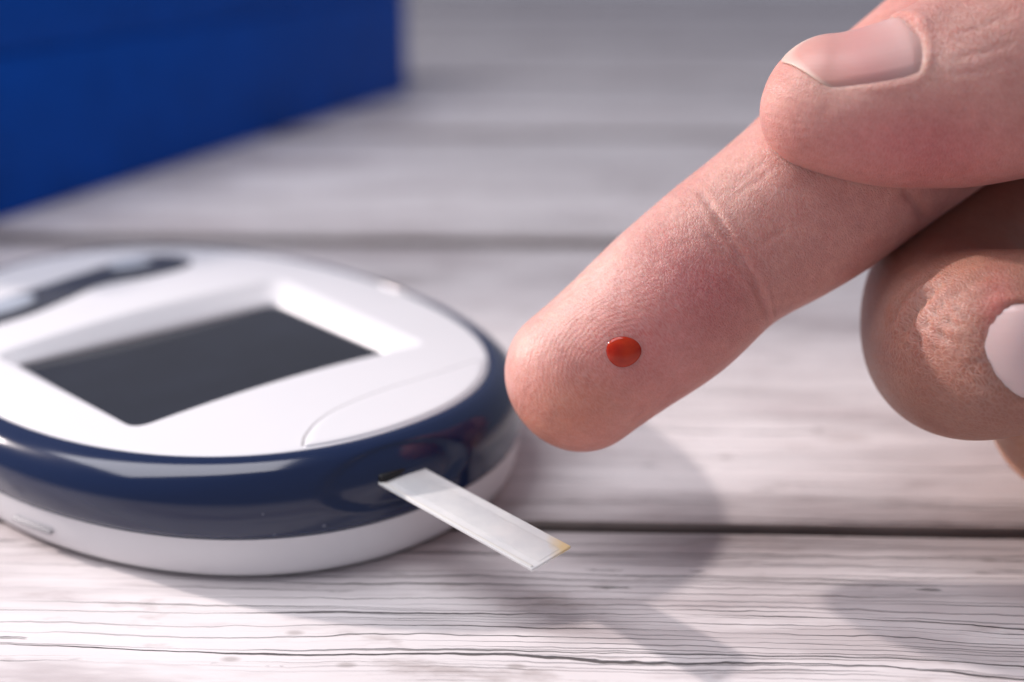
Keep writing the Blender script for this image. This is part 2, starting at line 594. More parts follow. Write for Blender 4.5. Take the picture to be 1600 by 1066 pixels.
def round_poly(Q, r, n):
    """closed outline of a quad with rounded corners: n points per corner"""
    out = []
    m = len(Q)
    for i in range(m):
        p, a, b = Q[i], Q[i - 1], Q[(i + 1) % m]
        ua, ub = (a - p) / np.linalg.norm(a - p), (b - p) / np.linalg.norm(b - p)
        s, e = p + ua * r, p + ub * r
        for t in np.linspace(0, 1, n):
            out.append((1 - t) ** 2 * s + 2 * t * (1 - t) * p + t * t * e)
    return np.array(out)


def resample(poly, n):
    P = np.vstack([poly, poly[:1]])
    d = np.r_[0, np.cumsum(np.linalg.norm(np.diff(P, axis=0), axis=1))]
    t = np.linspace(0, d[-1], n, endpoint=False)
    return np.stack([np.interp(t, d, P[:, 0]), np.interp(t, d, P[:, 1])], 1)


def face_z(l, w):
    r2 = (l / A_) ** 2 + (w / B_) ** 2
    return 14.25 + 0.55 * (1 - np.clip(r2, 0, 1)) - side_drop(w, np.asarray(l))


# common angular parametrisation about the recess centre
cen = OPEN.mean(0)


def by_angle(poly, n):
    d = resample(poly, 4000)
    ang = np.arctan2(d[:, 1] - cen[1], d[:, 0] - cen[0])
    o_ = np.argsort(ang)
    ang, d = ang[o_], d[o_]
    a = np.linspace(-np.pi, np.pi, n, endpoint=False)
    x = np.interp(a, np.r_[ang - 2 * np.pi, ang, ang + 2 * np.pi], np.tile(d[:, 0], 3))
    y = np.interp(a, np.r_[ang - 2 * np.pi, ang, ang + 2 * np.pi], np.tile(d[:, 1], 3))
    return np.stack([x, y], 1)


NF = 720
lo, wo = outline(0.917, np.linspace(0, 2 * np.pi, 3000, endpoint=False))
outer = by_angle(np.stack([lo, wo], 1), NF)
inner = by_angle(round_poly(OPEN, 2.2, 12), NF)
floor_ = by_angle(round_poly(FLOOR, 1.6, 12), NF)
V, F = [], []
rows = []
rows.append((outer, -0.5))
rows.append((outer * 0.999, -0.06))
for t in np.linspace(0.02, 0.985, 22):
    rows.append((outer * (1 - t) + inner * t, 0.0))
rows.append((inner, -0.05))
c2 = inner * 0.9 + floor_ * 0.1
rows.append((c2, -0.22))
nrow_flat = len(rows)
for P2, dz in rows:
    z = face_z(P2[:, 0], P2[:, 1]) + dz
    V.extend(np.column_stack([P2, z]).tolist())
zi = face_z(inner[:, 0], inner[:, 1])
for t in (0.35, 0.7, 1.0):
    P2 = c2 * (1 - t) + floor_ * t
    z = (zi - 0.22) * (1 - t) + FLOOR_Z * t
    V.extend(np.column_stack([P2, z]).tolist())
V.extend(np.column_stack([floor_, np.full(NF, FLOOR_Z - 0.7)]).tolist())
nr = nrow_flat + 4
for j in range(nr - 1):
    for i in range(NF):
        a, b = j * NF + i, j * NF + (i + 1) % NF
        F.append((a, b, b + NF, a + NF))
face = mesh_from("faceplate", V, F, M_WHITE, meter)
V = [(0, 0, 0)] * 0
P2 = by_angle(round_poly(FLOOR, 1.6, 12), 200)
V = np.column_stack([P2, np.full(200, FLOOR_Z - 0.25)]).tolist() + [[cen[0], cen[1], FLOOR_Z - 0.25]]
F = [(i, (i + 1) % 200, 200) for i in range(200)]
mesh_from("screen", V, F, M_SCREEN, meter, smooth=False)


def plate(name, poly, rise, bev, mat, parent, zf=face_z, sink=0.3, rings=10):
    """slightly raised plate that follows the face: poly is its outline in meter coordinates"""
    P = resample(np.array(poly, float), 220)
    c = P.mean(0)
    rows_ = []
    dirs = np.roll(P, -1, 0) - np.roll(P, 1, 0)
    nrm = np.stack([dirs[:, 1], -dirs[:, 0]], 1)
    nrm /= np.linalg.norm(nrm, axis=1)[:, None] + 1e-9
    if ((P - c) * nrm).sum() < 0:
        nrm = -nrm
    rows_.append((P, -sink))
    rows_.append((P, rise - bev))
    rows_.append((P - nrm * bev * 0.4, rise - bev * 0.3))
    Q = P - nrm * bev
    rows_.append((Q, rise))
    for t in np.linspace(0, 1, rings + 1)[1:-1]:
        rows_.append((Q * (1 - t) + c * t, rise))
    V_, F_ = [], []
    for R, dz in rows_:
        V_.extend(np.column_stack([R, zf(R[:, 0], R[:, 1]) + dz]).tolist())
    n = len(P)
    for j in range(len(rows_) - 1):
        for i in range(n):
            a, b = j * n + i, j * n + (i + 1) % n
            F_.append((a, b, b + n, a + n))
    V_.append([c[0], c[1], float(zf(c[0], c[1])) + rise])
    k0 = (len(rows_) - 1) * n
    F_ += [(k0 + i, k0 + (i + 1) % n, len(V_) - 1) for i in range(n)]
    return mesh_from(name, V_, F_, mat, parent)


def spline(pts, n=14, closed=True):
    P = np.array(pts, float)
    out = []
    m = len(P)
    rng = range(m) if closed else range(m - 1)
    for i in rng:
        if closed:
            p0, p1, p2, p3 = P[i - 1], P[i], P[(i + 1) % m], P[(i + 2) % m]
        else:
            p0, p1, p2, p3 = P[max(i - 1, 0)], P[i], P[i + 1], P[min(i + 2, m - 1)]
        for t in np.linspace(0, 1, n, endpoint=False):
            out.append(0.5 * ((2 * p1) + (-p0 + p2) * t + (2 * p0 - 5 * p1 + 4 * p2 - p3) * t * t + (-p0 + 3 * p1 - 3 * p2 + p3) * t ** 3))
    if not closed:
        out.append(P[-1])
    return np.array(out)


# cover over the strip port, its seam curving across the end of the face
seam = spline([(44.9, -12.35), (43.0, -10.7), (41.0, -7.5), (39.8, -3.2), (39.3, 3.0), (39.3, 11.0), (38.5, 20.0)], 10, closed=False)
tt = np.linspace(-0.9, 1.3, 900)
lo, wo = outline(0.908, tt)
edge = np.stack([lo, wo], 1)
ks = np.argmin(np.linalg.norm(edge - seam[-1], axis=1))
k0 = np.argmin(np.linalg.norm(edge - seam[0], axis=1))
poly = np.vstack([seam, edge[k0:ks + 1:12][::-1]])
for _ in range(3):          # round the corners
    poly = np.vstack([[0.75 * a + 0.25 * b, 0.25 * a + 0.75 * b] for a, b in zip(poly, np.roll(poly, -1, 0))])
cover = plate("port_cover", poly, 0.20, 0.16, M_WHITE, meter)
# joint line along the free side of the cover, groove shade painted as grey strip
jl = seam[1:-1]
tg = np.gradient(jl, axis=0)
nl = np.stack([tg[:, 1], -tg[:, 0]], 1)
nl /= np.linalg.norm(nl, axis=1)[:, None]
nl *= np.where((nl @ np.array((-1.0, 0.0)))[:, None] < 0, -1, 1)
V = [[*(p_ + n_ * o_), float(face_z(*(p_ + n_ * o_))) + h_] for p_, n_ in zip(jl, nl) for o_, h_ in ((-0.35, -0.1), (-0.30, 0.02), (0.42, 0.02), (0.47, -0.1))]
F = [(i * 4 + j, i * 4 + j + 1, i * 4 + j + 5, i * 4 + j + 4) for i in range(len(jl) - 1) for j in range(3)]
mesh_from("cover_joint", V, F, M_NOTCH, meter)

# dark control strip with two silver buttons at the far end of the face
ctl = spline([(-26.3, 12.2), (-29.5, 14.2), (-32.6, 12.6), (-32.6, 7.0), (-30.6, -1.0), (-28.6, -9.0), (-27.8, -18.0), (-28.6, -24.5), (-25.4, -26.4), (-22.0, -23.5), (-21.4, -16.0), (-22.8, -9.5), (-25.0, -3.0), (-25.2, 5.0)])
ctl = ctl + (ctl - spline([(-29.0, 12), (-28.5, 4), (-26.8, -4), (-25.2, -12), (-25, -24)], 40, closed=False)[np.argmin(((ctl[:, None] - spline([(-29.0, 12), (-28.5, 4), (-26.8, -4), (-25.2, -12), (-25, -24)], 40, closed=False)[None]) ** 2).sum(2), axis=1)]) * 0.75
panel = plate("control_panel", ctl, 0.18, 0.25, M_GREY, meter)
for (l, w, a, b, rz) in ((-31.4, 6.6, 2.9, 3.4, -0.3), (-25.2, -16.2, 3.3, 4.4, 0.15)):
    t = np.linspace(0, 2 * np.pi, 40, endpoint=False)
    x, y = a * np.cos(t), b * np.sin(t)
    pol = np.stack([l + x * math.cos(rz) - y * math.sin(rz), w + x * math.sin(rz) + y * math.cos(rz)], 1)
    plate("button", pol, 0.65, 0.35, M_BUTTON, panel, sink=0.0)

# port slot (dark mouth) and the battery-door notch on the base
bm = bevel_box(2.4, 6.2, 0.9, 0.25, 2)
slot = from_bm("strip_port", bm, M_BLACK, meter)
slot.location = (50.85 * MM, (PW + 0.5) * MM, 10.85 * MM)
nb = bevel_box(0.7, 6.6, 0.55, 0.2, 2)
notch = from_bm("door_notch", nb, M_NOTCH, meter)
# ------------------------------------------------------------------ test strip
strip = empty("test_strip", (-44.889, 157.592, 0), MROT)
TILT = math.radians(4.6)
tag(strip, 'thin white plastic test strip with yellowed corner plugged into the meter', 'test strip')
SZ, XC = 9.62, 60.6
bm = bevel_box(26.0, 5.95, 0.34, 0.07, 2)
so = from_bm("strip_body", bm, M_STRIP, strip)
so.location = (XC * MM, -4.0 * MM, SZ * MM)
bm = bevel_box(25.0, 3.4, 0.10, 0.048, 3)
fo = from_bm("window_film", bm, M_FILM, strip)
fo.location = ((XC + 0.1) * MM, -3.9 * MM, (SZ + 0.132) * MM)
bm = bevel_box(25.5, 0.30, 0.12, 0.05, 2)
eo = from_bm("edge_ridge", bm, M_EDGE, strip)
eo.location = ((XC + 0.18) * MM, -6.66 * MM, (SZ + 0.19) * MM)
for p_ in (so, fo, eo):
    p_.rotation_euler = (0, TILT, 0.07)

# place the notch on the side of the base where the battery door opens
l_, w_ = outline(0.992, np.linspace(-1.6, -0.6, 600))
ki = np.argmin(np.abs(l_ - 21.0))
tx, ty = l_[ki + 1] - l_[ki - 1], w_[ki + 1] - w_[ki - 1]
notch.location = (l_[ki] * MM, w_[ki] * MM, 3.1 * MM)
notch.rotation_euler = (0, 0, math.atan2(ty, tx) - math.pi / 2)

# ------------------------------------------------------------------ hand
R_IMG = np.array((1.0, 0, 0))
U_IMG = np.array((0, SP, CP))
T_CAM = np.array((0, -CP, SP))          # towards the camera


HAND_K = 1.076      # size of the hand: index finger 19 mm across
PH0 = -math.pi / 2


class Finger:
    """lofted finger: stations = (px, py, depth mm, half width px, half thickness mm); first station is the finger tip"""

    def __init__(self, stations, wref, cap, ds=0.26, nphi=220, capexp=2.0, sq=2.15, fid=0, smooth=61):
        S = np.array(stations, float)
        S[:, 2] *= HAND_K
        C = np.array([at(*s[:3]) for s in S])
        hw = S[:, 3] * S[:, 2] / FPX
        ht = S[:, 4] * HAND_K
        # dense Catmull-Rom
        def cr(X, n=60):
            X = np.asarray(X, float)
            if X.ndim == 1:
                X = X[:, None]
            return spline(X, n, closed=False)
        Cd, hwd, htd = cr(C), cr(hw)[:, 0], cr(ht)[:, 0]
        L = np.r_[0, np.cumsum(np.linalg.norm(np.diff(Cd, axis=0), axis=1))]
        # even steps, then rounded so that no ring shows where the stations change
        Lu = np.arange(0, L[-1], 0.12)
        ker = np.hanning(smooth)
        ker /= ker.sum()
        hp = smooth // 2

        def even(v):
            v = np.interp(Lu, L, v)
            pad = np.r_[2 * v[0] - v[hp:0:-1], v, 2 * v[-1] - v[-2:-hp - 2:-1]]
            return np.convolve(pad, ker, 'valid')
        Cd = np.stack([even(Cd[:, i]) for i in range(3)], 1)
        hwd, htd = even(hwd), even(htd)
        L = np.r_[0, np.cumsum(np.linalg.norm(np.diff(Cd, axis=0), axis=1))]
        self.length = L[-1]
        nc = int(cap / ds * 1.3)
        s1 = cap * (1 - np.cos(np.linspace(0, np.pi / 2, nc)))
        s1[0] = 0.0005
        s2 = np.arange(cap + ds, self.length, ds)
        s = np.r_[s1, s2]
        self.s = s
        itp = lambda v: np.interp(s, L, v)
        Cc = np.stack([itp(Cd[:, i]) for i in range(3)], 1)
        Td = np.gradient(Cd, axis=0)
        Td = np.stack([np.convolve(np.pad(Td[:, i], 12, 'edge'), np.ones(25) / 25, 'valid') for i in range(3)], 1)
        T = np.stack([itp(Td[:, i]) for i in range(3)], 1)
        T /= np.linalg.norm(T, axis=1)[:, None]
        wr = np.asarray(wref, float)
        W = wr[None] - T * (T @ wr)[:, None]
        W /= np.linalg.norm(W, axis=1)[:, None]
        N = np.cross(W, T)
        N /= np.linalg.norm(N, axis=1)[:, None]
        kcap = np.where(s < cap, np.clip(1 - (1 - np.clip(s / cap, 0, 1)) ** capexp, 0, 1) ** (1 / capexp), 1.0)
        w, t = itp(hwd) * kcap, itp(htd) * kcap
        phi = PH0 + np.linspace(0, 2 * np.pi, nphi, endpoint=False)
        cp_, sp_ = np.cos(phi), np.sin(phi)
        e = 2 / sq
        cx = np.sign(cp_) * np.abs(cp_) ** e
        cy = np.sign(sp_) * np.abs(sp_) ** e
        self.P = Cc[:, None] + W[:, None] * (w[:, None] * cx[None])[..., None] + N[:, None] * (t[:, None] * cy[None])[..., None]
        self.phi = phi
        self.W, self.N, self.C, self.w, self.t = W, N, Cc, w, t
        self.S2 = np.repeat(s[:, None], nphi, 1)
        self.PH = np.repeat(phi[None], len(s), 0)
        rad = np.interp(s, L, (hwd + htd) / 2)
        self.fuv = np.stack([self.S2, (self.PH - PH0) * rad[:, None], np.full(self.S2.shape, fid * 37.0)], -1)
        self.sx = self.P.copy()
        self.tone = None
        self.print = np.zeros(self.S2.shape)
        self.ptr = np.zeros(self.S2.shape)
        self.dry = np.zeros(self.S2.shape)
        self.px, self.py, self.dep = project(self.P)

    def normals(self):
        P = self.P
        a = np.gradient(P, axis=0)
        b = np.roll(P, -1, 1) - np.roll(P, 1, 1)
        n = np.cross(a, b)
        n /= np.linalg.norm(n, axis=2)[..., None] + 1e-12
        out = P - self.C[:, None]
        sg = np.sign((n * out).sum(2).mean())
        self.flip = sg < 0
        return n * sg

    def push(self, h):
        self.P = self.P + self.normals() * h[..., None]

    def facing(self):
        """1 where the surface faces the camera side of the finger"""
        n = self.normals()
        v = np.array((0, 0, CAM_H)) - self.P
        v /= np.linalg.norm(v, axis=2)[..., None]
        return (n * v).sum(2)

    def mesh(self, off):
        ns, nphi = self.S2.shape
        V = self.P.reshape(-1, 3)
        i = np.arange(ns - 1)[:, None] * nphi
        j = np.arange(nphi)[None]
        jn = (j + 1) % nphi
        q = np.stack([i + j, i + jn, i + nphi + jn, i + nphi + j], -1).reshape(-1, 4)
        self.normals()
        # orientation
        p0, p1, p2 = V[q[5000 % len(q), 0]], V[q[5000 % len(q), 1]], V[q[5000 % len(q), 2]]
        row = q[5000 % len(q), 0] // nphi
        if np.dot(np.cross(p1 - p0, p2 - p0), p0 - self.C[row]) < 0:
            q = q[:, ::-1]
        end = [np.arange(nphi) + (ns - 1) * nphi + off]
        tip = [np.arange(nphi) + off]
        return V, q + off, end, tip


def line_dist(px, py, pts):
    """pixel distance to a polyline and signed side are not needed here: distance and position along it"""
    best = np.full(px.shape, 1e9)
    along = np.zeros(px.shape)
    pts = np.array(pts, float)
    seg = np.linalg.norm(np.diff(pts, axis=0), axis=1)
    tot = seg.sum()
    acc = 0
    for a, b, l in zip(pts[:-1], pts[1:], seg):
        t = np.clip(((px - a[0]) * (b[0] - a[0]) + (py - a[1]) * (b[1] - a[1])) / (l * l), 0, 1)
        d = np.hypot(px - a[0] - t * (b[0] - a[0]), py - a[1] - t * (b[1] - a[1]))
        m = d < best
        best = np.where(m, d, best)
        along = np.where(m, (acc + t * l) / tot, along)
        acc += l
    return best, along


def crease(f, pts, depth, width_px, ends=0.12, lip=0.0):
    """fold pressed into the skin along a line over the side of the finger that faces the camera"""
    p = spline(pts, 8, closed=False)
    d, a = line_dist(f.px, f.py, p)
    fac = smooth01(f.facing(), 0.0, 0.25)
    win = smooth01(a, 0, ends) * smooth01(1 - a, 0, ends)
    g = -depth * np.exp(-(d / width_px) ** 2) + lip * np.exp(-((d - 2.2 * width_px) / (1.6 * width_px)) ** 2)
    f.push(g * fac * win)


def bump_at(f, x, y, rx, ry, h, rot=0.0):
    c, s_ = math.cos(rot), math.sin(rot)
    dx, dy = f.px - x, f.py - y
    q = ((dx * c + dy * s_) / rx) ** 2 + ((-dx * s_ + dy * c) / ry) ** 2
    f.push(h * np.exp(-q) * smooth01(f.facing(), -0.05, 0.3))


def spot(f, x, y, rx, ry, rot=0.0):
    c, s_ = math.cos(rot), math.sin(rot)
    dx, dy = f.px - x, f.py - y
    q = ((dx * c + dy * s_) / rx) ** 2 + ((-dx * s_ + dy * c) / ry) ** 2
    return np.exp(-q) * smooth01(f.facing(), -0.2, 0.2)


def lerp(base, col, f):
    return base * (1 - f[..., None]) + np.array(col) * f[..., None]


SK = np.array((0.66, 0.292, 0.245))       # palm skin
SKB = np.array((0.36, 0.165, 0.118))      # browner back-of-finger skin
FLUSH = (0.57, 0.145, 0.15)
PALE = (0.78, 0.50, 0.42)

# --- index finger, pad turned to the camera
idx = Finger([(815, 657, 118.5, 118, 7.0), (905, 588, 119, 118, 7.0), (962, 543, 119, 122, 7.6), (1042, 479, 119, 132, 8.0), (1127, 402, 119.5, 130, 7.6),
              (1210, 346, 120, 139, 7.9), (1272, 301, 120.5, 146, 8.2), (1370, 217, 122, 156, 8.6), (1480, 132, 125, 163, 9.0),
              (1620, 28, 129, 175, 9.5), (1800, -100, 136, 190, 10.5), (1960, -200, 145, 200, 11)],
             wref=(0.62 * R_IMG - 0.78 * U_IMG), cap=7.6, capexp=2.05, fid=1)
# joint fold, secondary lines and the soft pulp in front of it
bump_at(idx, 1010, 520, 110, 75, 0.55, math.radians(-38))
crease(idx, [(1062, 285), (1092, 300), (1122, 340), (1150, 388), (1180, 438), (1197, 478), (1202, 520)], 0.32, 4.5, 0.22, 0.07)
crease(idx, [(1112, 335), (1128, 362), (1146, 380)], 0.25, 4, 0.3)
crease(idx, [(1130, 372), (1160, 420), (1188, 470), (1194, 500)], 0.22, 4, 0.3)
crease(idx, [(1205, 440), (1212, 480), (1214, 505)], 0.12, 4, 0.3)
bump_at(idx, 1300, 262, 110, 26, 0.55, math.radians(14))
crease(idx, [(1092, 352), (1118, 380), (1150, 415), (1170, 445)], 0.22, 6, 0.3)
crease(idx, [(1050, 300), (1068, 292), (1084, 296)], 0.15, 5, 0.3)
crease(idx, [(1085, 300), (1102, 312), (1112, 330)], 0.14, 5, 0.3)
crease(idx, [(1405, 292), (1432, 318), (1448, 350)], 0.5, 9, 0.2)
for (x0, y0, x1, y1, dep) in ((1120, 330, 1230, 250, .07), (1135, 300, 1235, 225, .07), (1180, 390, 1240, 350, .06), (1040, 395, 1100, 372, .06), (960, 400, 975, 455, .06), (1010, 350, 1030, 420, .06)):
    crease(idx, [(x0, y0), ((x0 + x1) / 2 + 3, (y0 + y1) / 2 - 4), (x1, y1)], dep, 4, 0.3)
tn = np.broadcast_to(SK, idx.P.shape).copy()
tn = lerp(tn, PALE, 0.75 * spot(idx, 900, 430, 210, 60, math.radians(-42)))  # paler upper side, partly skin tone, partly the light painted in
tn = lerp(tn, FLUSH, 0.80 * spot(idx, 1080, 425, 95, 62, math.radians(40)))
tn = lerp(tn, FLUSH, 0.55 * spot(idx, 1020, 540, 130, 80, math.radians(-38)))
tn = lerp(tn, (0.66, 0.245, 0.155), 0.85 * spot(idx, 880, 650, 110, 60, math.radians(-20)))
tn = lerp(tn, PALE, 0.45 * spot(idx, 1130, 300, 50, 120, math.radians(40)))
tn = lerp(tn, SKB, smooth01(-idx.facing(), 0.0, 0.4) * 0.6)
tn = lerp(tn, (0.55, 0.14, 0.13), 0.40 * spot(idx, 978, 552, 48, 42))
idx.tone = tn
ax = np.array((-.77, .638))
idx.print = smooth01(-(idx.px - 1075) * .77 + (idx.py - 455) * .638, -20, 90) * smooth01(idx.facing(), 0.05, 0.4)
# whorl: rings round a core near the drop, flattening to arches near the joint
cxw, cyw = 962, 574
al = (idx.px - cxw) * (-.77) + (idx.py - cyw) * .638
ac = (idx.px - cxw) * .638 + (idx.py - cyw) * .77
idx.ptr = np.where(al > 0, np.hypot(al * 0.9, ac), np.hypot(al * 0.55, ac)) / 15.6
idx.dry = 0.25 + 0.6 * spot(idx, 940, 450, 240, 110, math.radians(-40)) + 0.3 * spot(idx, 1200, 300, 120, 140)

# --- thumb pressing on the side of the index finger
dors = 0.75 * T_CAM + 0.66 * U_IMG
ttan = at(1400, 160, 110) - at(1200, 140, 110)
thm = Finger([(1194, 138, 111.5, 84, 6.0), (1250, 155, 111, 86, 6.1), (1300, 164, 110.5, 97, 6.6), (1350, 166, 110, 109, 7.3), (1400, 163, 110, 121, 8.0), (1450, 152, 110, 137, 8.6),
              (1500, 140, 110, 152, 9.0), (1600, 106, 111, 168, 9.6), (1720, 50, 114, 172, 10.4), (1850, -20, 120, 185, 11.5), (1980, -90, 130, 200, 13), (2100, -140, 140, 210, 14)],
             wref=np.cross(ttan / np.linalg.norm(ttan), dors), cap=5.6, capexp=2.1, fid=2)


def proj_axis(f, v):
    v = np.asarray(v, float)
    n = f.normals()
    return (n * v[None, None]).sum(2)


class Nail:
    """nail plate lying on the back of a finger: s0..s1 along the finger, centred on the dorsal direction"""

    def __init__(self, f, name, s0, s1, phi_c, dphi, front_curve, back_curve, lift=0.10, bed=0.26, taper=0.0, fold=0.20):
        self.f, self.name = f, name
        self.s0, self.s1, self.pc, self.dp = s0, s1, phi_c, dphi
        self.fc, self.bc, self.lift = front_curve, back_curve, lift
        self.tap = taper
        q = (np.angle(np.exp(1j * (f.PH - phi_c)))) / (dphi * (1 - taper * np.clip((f.S2 - s0) / (s1 - s0), 0, 1)))
        sf = s0 + front_curve * q * q
        sb = s1 - back_curve * q * q
        inside = smooth01(f.S2, sf - 0.2, sf + 0.5) * (1 - smooth01(f.S2, sb - 0.1, sb + 0.25)) * (1 - smooth01(np.abs(q), 0.96, 1.04))
        # folds standing round the plate
        rim_b = np.exp(-((f.S2 - sb - 0.75) / 0.6) ** 2) * (1 - smooth01(np.abs(q), 0.9, 1.25))
        rim_l = np.exp(-((np.abs(q) - 1.17) / 0.10) ** 2) * smooth01(f.S2, sf + 0.5, sf + 3) * (1 - smooth01(f.S2, sb, sb + 1.2))
        self.base = f.P.copy()
        self.nrm = f.normals()
        f.push(-bed * inside + fold * rim_b + fold * 0.7 * rim_l)
        self.inside = inside

    def build(self, mat, parent):
        f = self.f
        na, nb_ = 60, 44
        V, F, UV = [], [], []
        S, PH = f.s, f.phi
        for layer in (0, 1):
            for i in range(na):
                for j in range(nb_):
                    q = -1.09 + 2.18 * j / (nb_ - 1)
                    a = i / (na - 1)
                    sf = self.s0 + self.fc * q * q
                    sb = self.s1 - self.bc * q * q + 0.55
                    s = sf + (sb - sf) * a
                    ph = (self.pc + q * self.dp * (1 - self.tap * min(1, max(0, (s - self.s0) / (self.s1 - self.s0))))) % (2 * np.pi)
                    fi = np.interp(s, S, np.arange(len(S)))
                    fj = ((ph - PH0) % (2 * np.pi)) / (2 * np.pi) * len(PH)
                    i0 = int(min(fi, len(S) - 2)); ti = fi - i0
                    j0 = int(fj) % len(PH); j1 = (j0 + 1) % len(PH); tj = fj - int(fj)
                    B = self.base
                    p = (B[i0, j0] * (1 - ti) * (1 - tj) + B[i0 + 1, j0] * ti * (1 - tj) + B[i0, j1] * (1 - ti) * tj + B[i0 + 1, j1] * ti * tj)
                    n = self.nrm[i0, j0] * (1 - tj) + self.nrm[i0, j1] * tj
                    e = min(1.0, max(0.0, (1.09 - abs(q)) / 0.30))
                    b = min(1.0, (1 - a) / 0.14)
                    e = e * e * (3 - 2 * e)
                    b = b * b * (3 - 2 * b)
                    fr = max(0.0, 1 - a / 0.35) * min(1.0, max(0.0, (1.04 - abs(q)) / 0.2))
                    k_ = min(e + 0.75 * fr, 1.0) * b
                    lift = -0.24 + (self.lift + 0.24) * k_ + 0.10 * fr ** 2
                    V.append(p + n * (lift - (0.30 if layer else 0)))
                    UV.append((a, q * 0.5 + 0.5, 0))
        off = na * nb_
        for i in range(na - 1):
            for j in range(nb_ - 1):
                a = i * nb_ + j
                F.append((a, a + 1, a + nb_ + 1, a + nb_))
                F.append((off + a, off + a + nb_, off + a + nb_ + 1, off + a + 1))
        rim = [j for j in range(nb_)] + [i * nb_ + nb_ - 1 for i in range(1, na)] + [(na - 1) * nb_ + j for j in range(nb_ - 2, -1, -1)] + [i * nb_ for i in range(na - 2, 0, -1)]
        for u, v in zip(rim, rim[1:] + rim[:1]):
            F.append((u, u + off, v + off, v))
        o = mesh_from(self.name, V, F, mat, parent)
        at_ = o.data.attributes.new('nuv', 'FLOAT_VECTOR', 'POINT')
        at_.data.foreach_set('vector', np.array(UV, float).ravel())
        bm_ = bmesh.new()
        bm_.from_mesh(o.data)
        bmesh.ops.recalc_face_normals(bm_, faces=bm_.faces)
        bm_.to_mesh(o.data)
        bm_.free()
        return o


def dorsal_phi(f, D, s):
    k = int(np.argmin(np.abs(f.s - s)))
    n = f.normals()[k]
    return f.phi[int(np.argmax(n @ D))]


ph_t = dorsal_phi(thm, dors / np.linalg.norm(dors), 8)
nail_t = Nail(thm, "fingernail", 0.9, 14.0, ph_t, 0.86, 5.0, 1.2, taper=0.36)
bump_at(thm, 1445, 25, 40, 22, 0.5, -0.5)
for (x0, y0, x1, y1, dep) in ((1480, 60, 1600, 10, .10), (1470, 95, 1600, 60, .10), (1460, 120, 1600, 95, .08), (1450, 60, 1470, 130, .05)):
    crease(thm, [(x0, y0), ((x0 + x1) / 2, (y0 + y1) / 2 + 4), (x1, y1)], dep, 5, 0.3)
tn = np.broadcast_to(SK, thm.P.shape).copy()
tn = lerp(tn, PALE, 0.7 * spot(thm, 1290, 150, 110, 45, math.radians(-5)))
tn = lerp(tn, FLUSH, 0.80 * spot(thm, 1440, 230, 170, 70, math.radians(5)))
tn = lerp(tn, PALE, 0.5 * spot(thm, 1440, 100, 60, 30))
tn = lerp(tn, SKB, 0.35 * spot(thm, 1540, 20, 90, 60))
tn = lerp(tn, (0.62, 0.30, 0.26), nail_t.inside * 0.6)
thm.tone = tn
thm.print = 2.2 * (smooth01(1450 - thm.px, 0, 150) * smooth01(thm.py, 130, 190) * (1 - smooth01(thm.py, 225, 275)) * 0.9)
thm.ptr = np.hypot((thm.px - 1250) * 0.55 - (thm.py - 330) * 0.15, (thm.py - 330) * 0.85) / 17.0 * 0.62
thm.dry = 0.3 + 0.7 * spot(thm, 1500, 60, 130, 70)

# --- middle finger folded back, its back turned to the camera
wm = 0.95 * U_IMG + 0.31 * T_CAM
mid = Finger([(1745, 520, 112, 128, 7.2), (1690, 524, 111, 132, 7.4), (1600, 532, 111, 143, 8.0), (1540, 538, 112.5, 150, 8.4), (1505, 536, 116, 150, 8.6), (1488, 512, 121, 150, 9.0), (1496, 468, 126.5, 150, 9.4),
              (1560, 415, 130, 150, 9.8), (1660, 375, 133, 150, 10), (1800, 310, 138, 150, 10), (1960, 260, 146, 150, 10)],
             wref=wm, cap=6.5, fid=3)
ph_m = dorsal_phi(mid, T_CAM * 0.99 - U_IMG * 0.14, 10)
smid = mid.s[int(np.argmin(np.abs(project(mid.C)[0] - 1566) + 1e3 * (mid.s > 20)))]
nail_m = Nail(mid, "fingernail", 0.6, float(smid), ph_m, 0.50, 2.5, 1.1)
for (pts, dep, wd) in (([(1400, 545), (1425, 490), (1470, 440)], .45, 6), ([(1425, 560), (1448, 500), (1490, 455)], .35, 5), ([(1455, 560), (1470, 520), (1500, 470)], .30, 5), ([(1385, 520), (1405, 470), (1440, 430)], .28, 5), ([(1480, 480), (1520, 440), (1560, 425)], .10, 6), ([(1410, 560), (1422, 530), (1432, 500)], .2, 4), ([(1440, 470), (1462, 448), (1490, 432)], .2, 4), ([(1470, 560), (1490, 515), (1520, 480)], .18, 4), ([(1500, 600), (1520, 570), (1545, 560)], .12, 5), ([(1415, 455), (1440, 440), (1470, 420)], .14, 4)):
    crease(mid, pts, dep * 1.6, wd, 0.3, 0.10)
tn = np.broadcast_to(SKB, mid.P.shape).copy()
tn = lerp(tn, SK * 0.85, 0.25 * spot(mid, 1450, 480, 70, 90))
tn = lerp(tn, (0.55, 0.25, 0.16), 0.3 * spot(mid, 1510, 420, 60, 28))
tn = lerp(tn, (0.55, 0.16, 0.14), 0.7 * spot(mid, 1560, 490, 26, 60))
mid.tone = tn
mid.dry = 0.12 + 0.22 * spot(mid, 1450, 500, 90, 90) + 0.3 * spot(mid, 1540, 580, 40, 60)

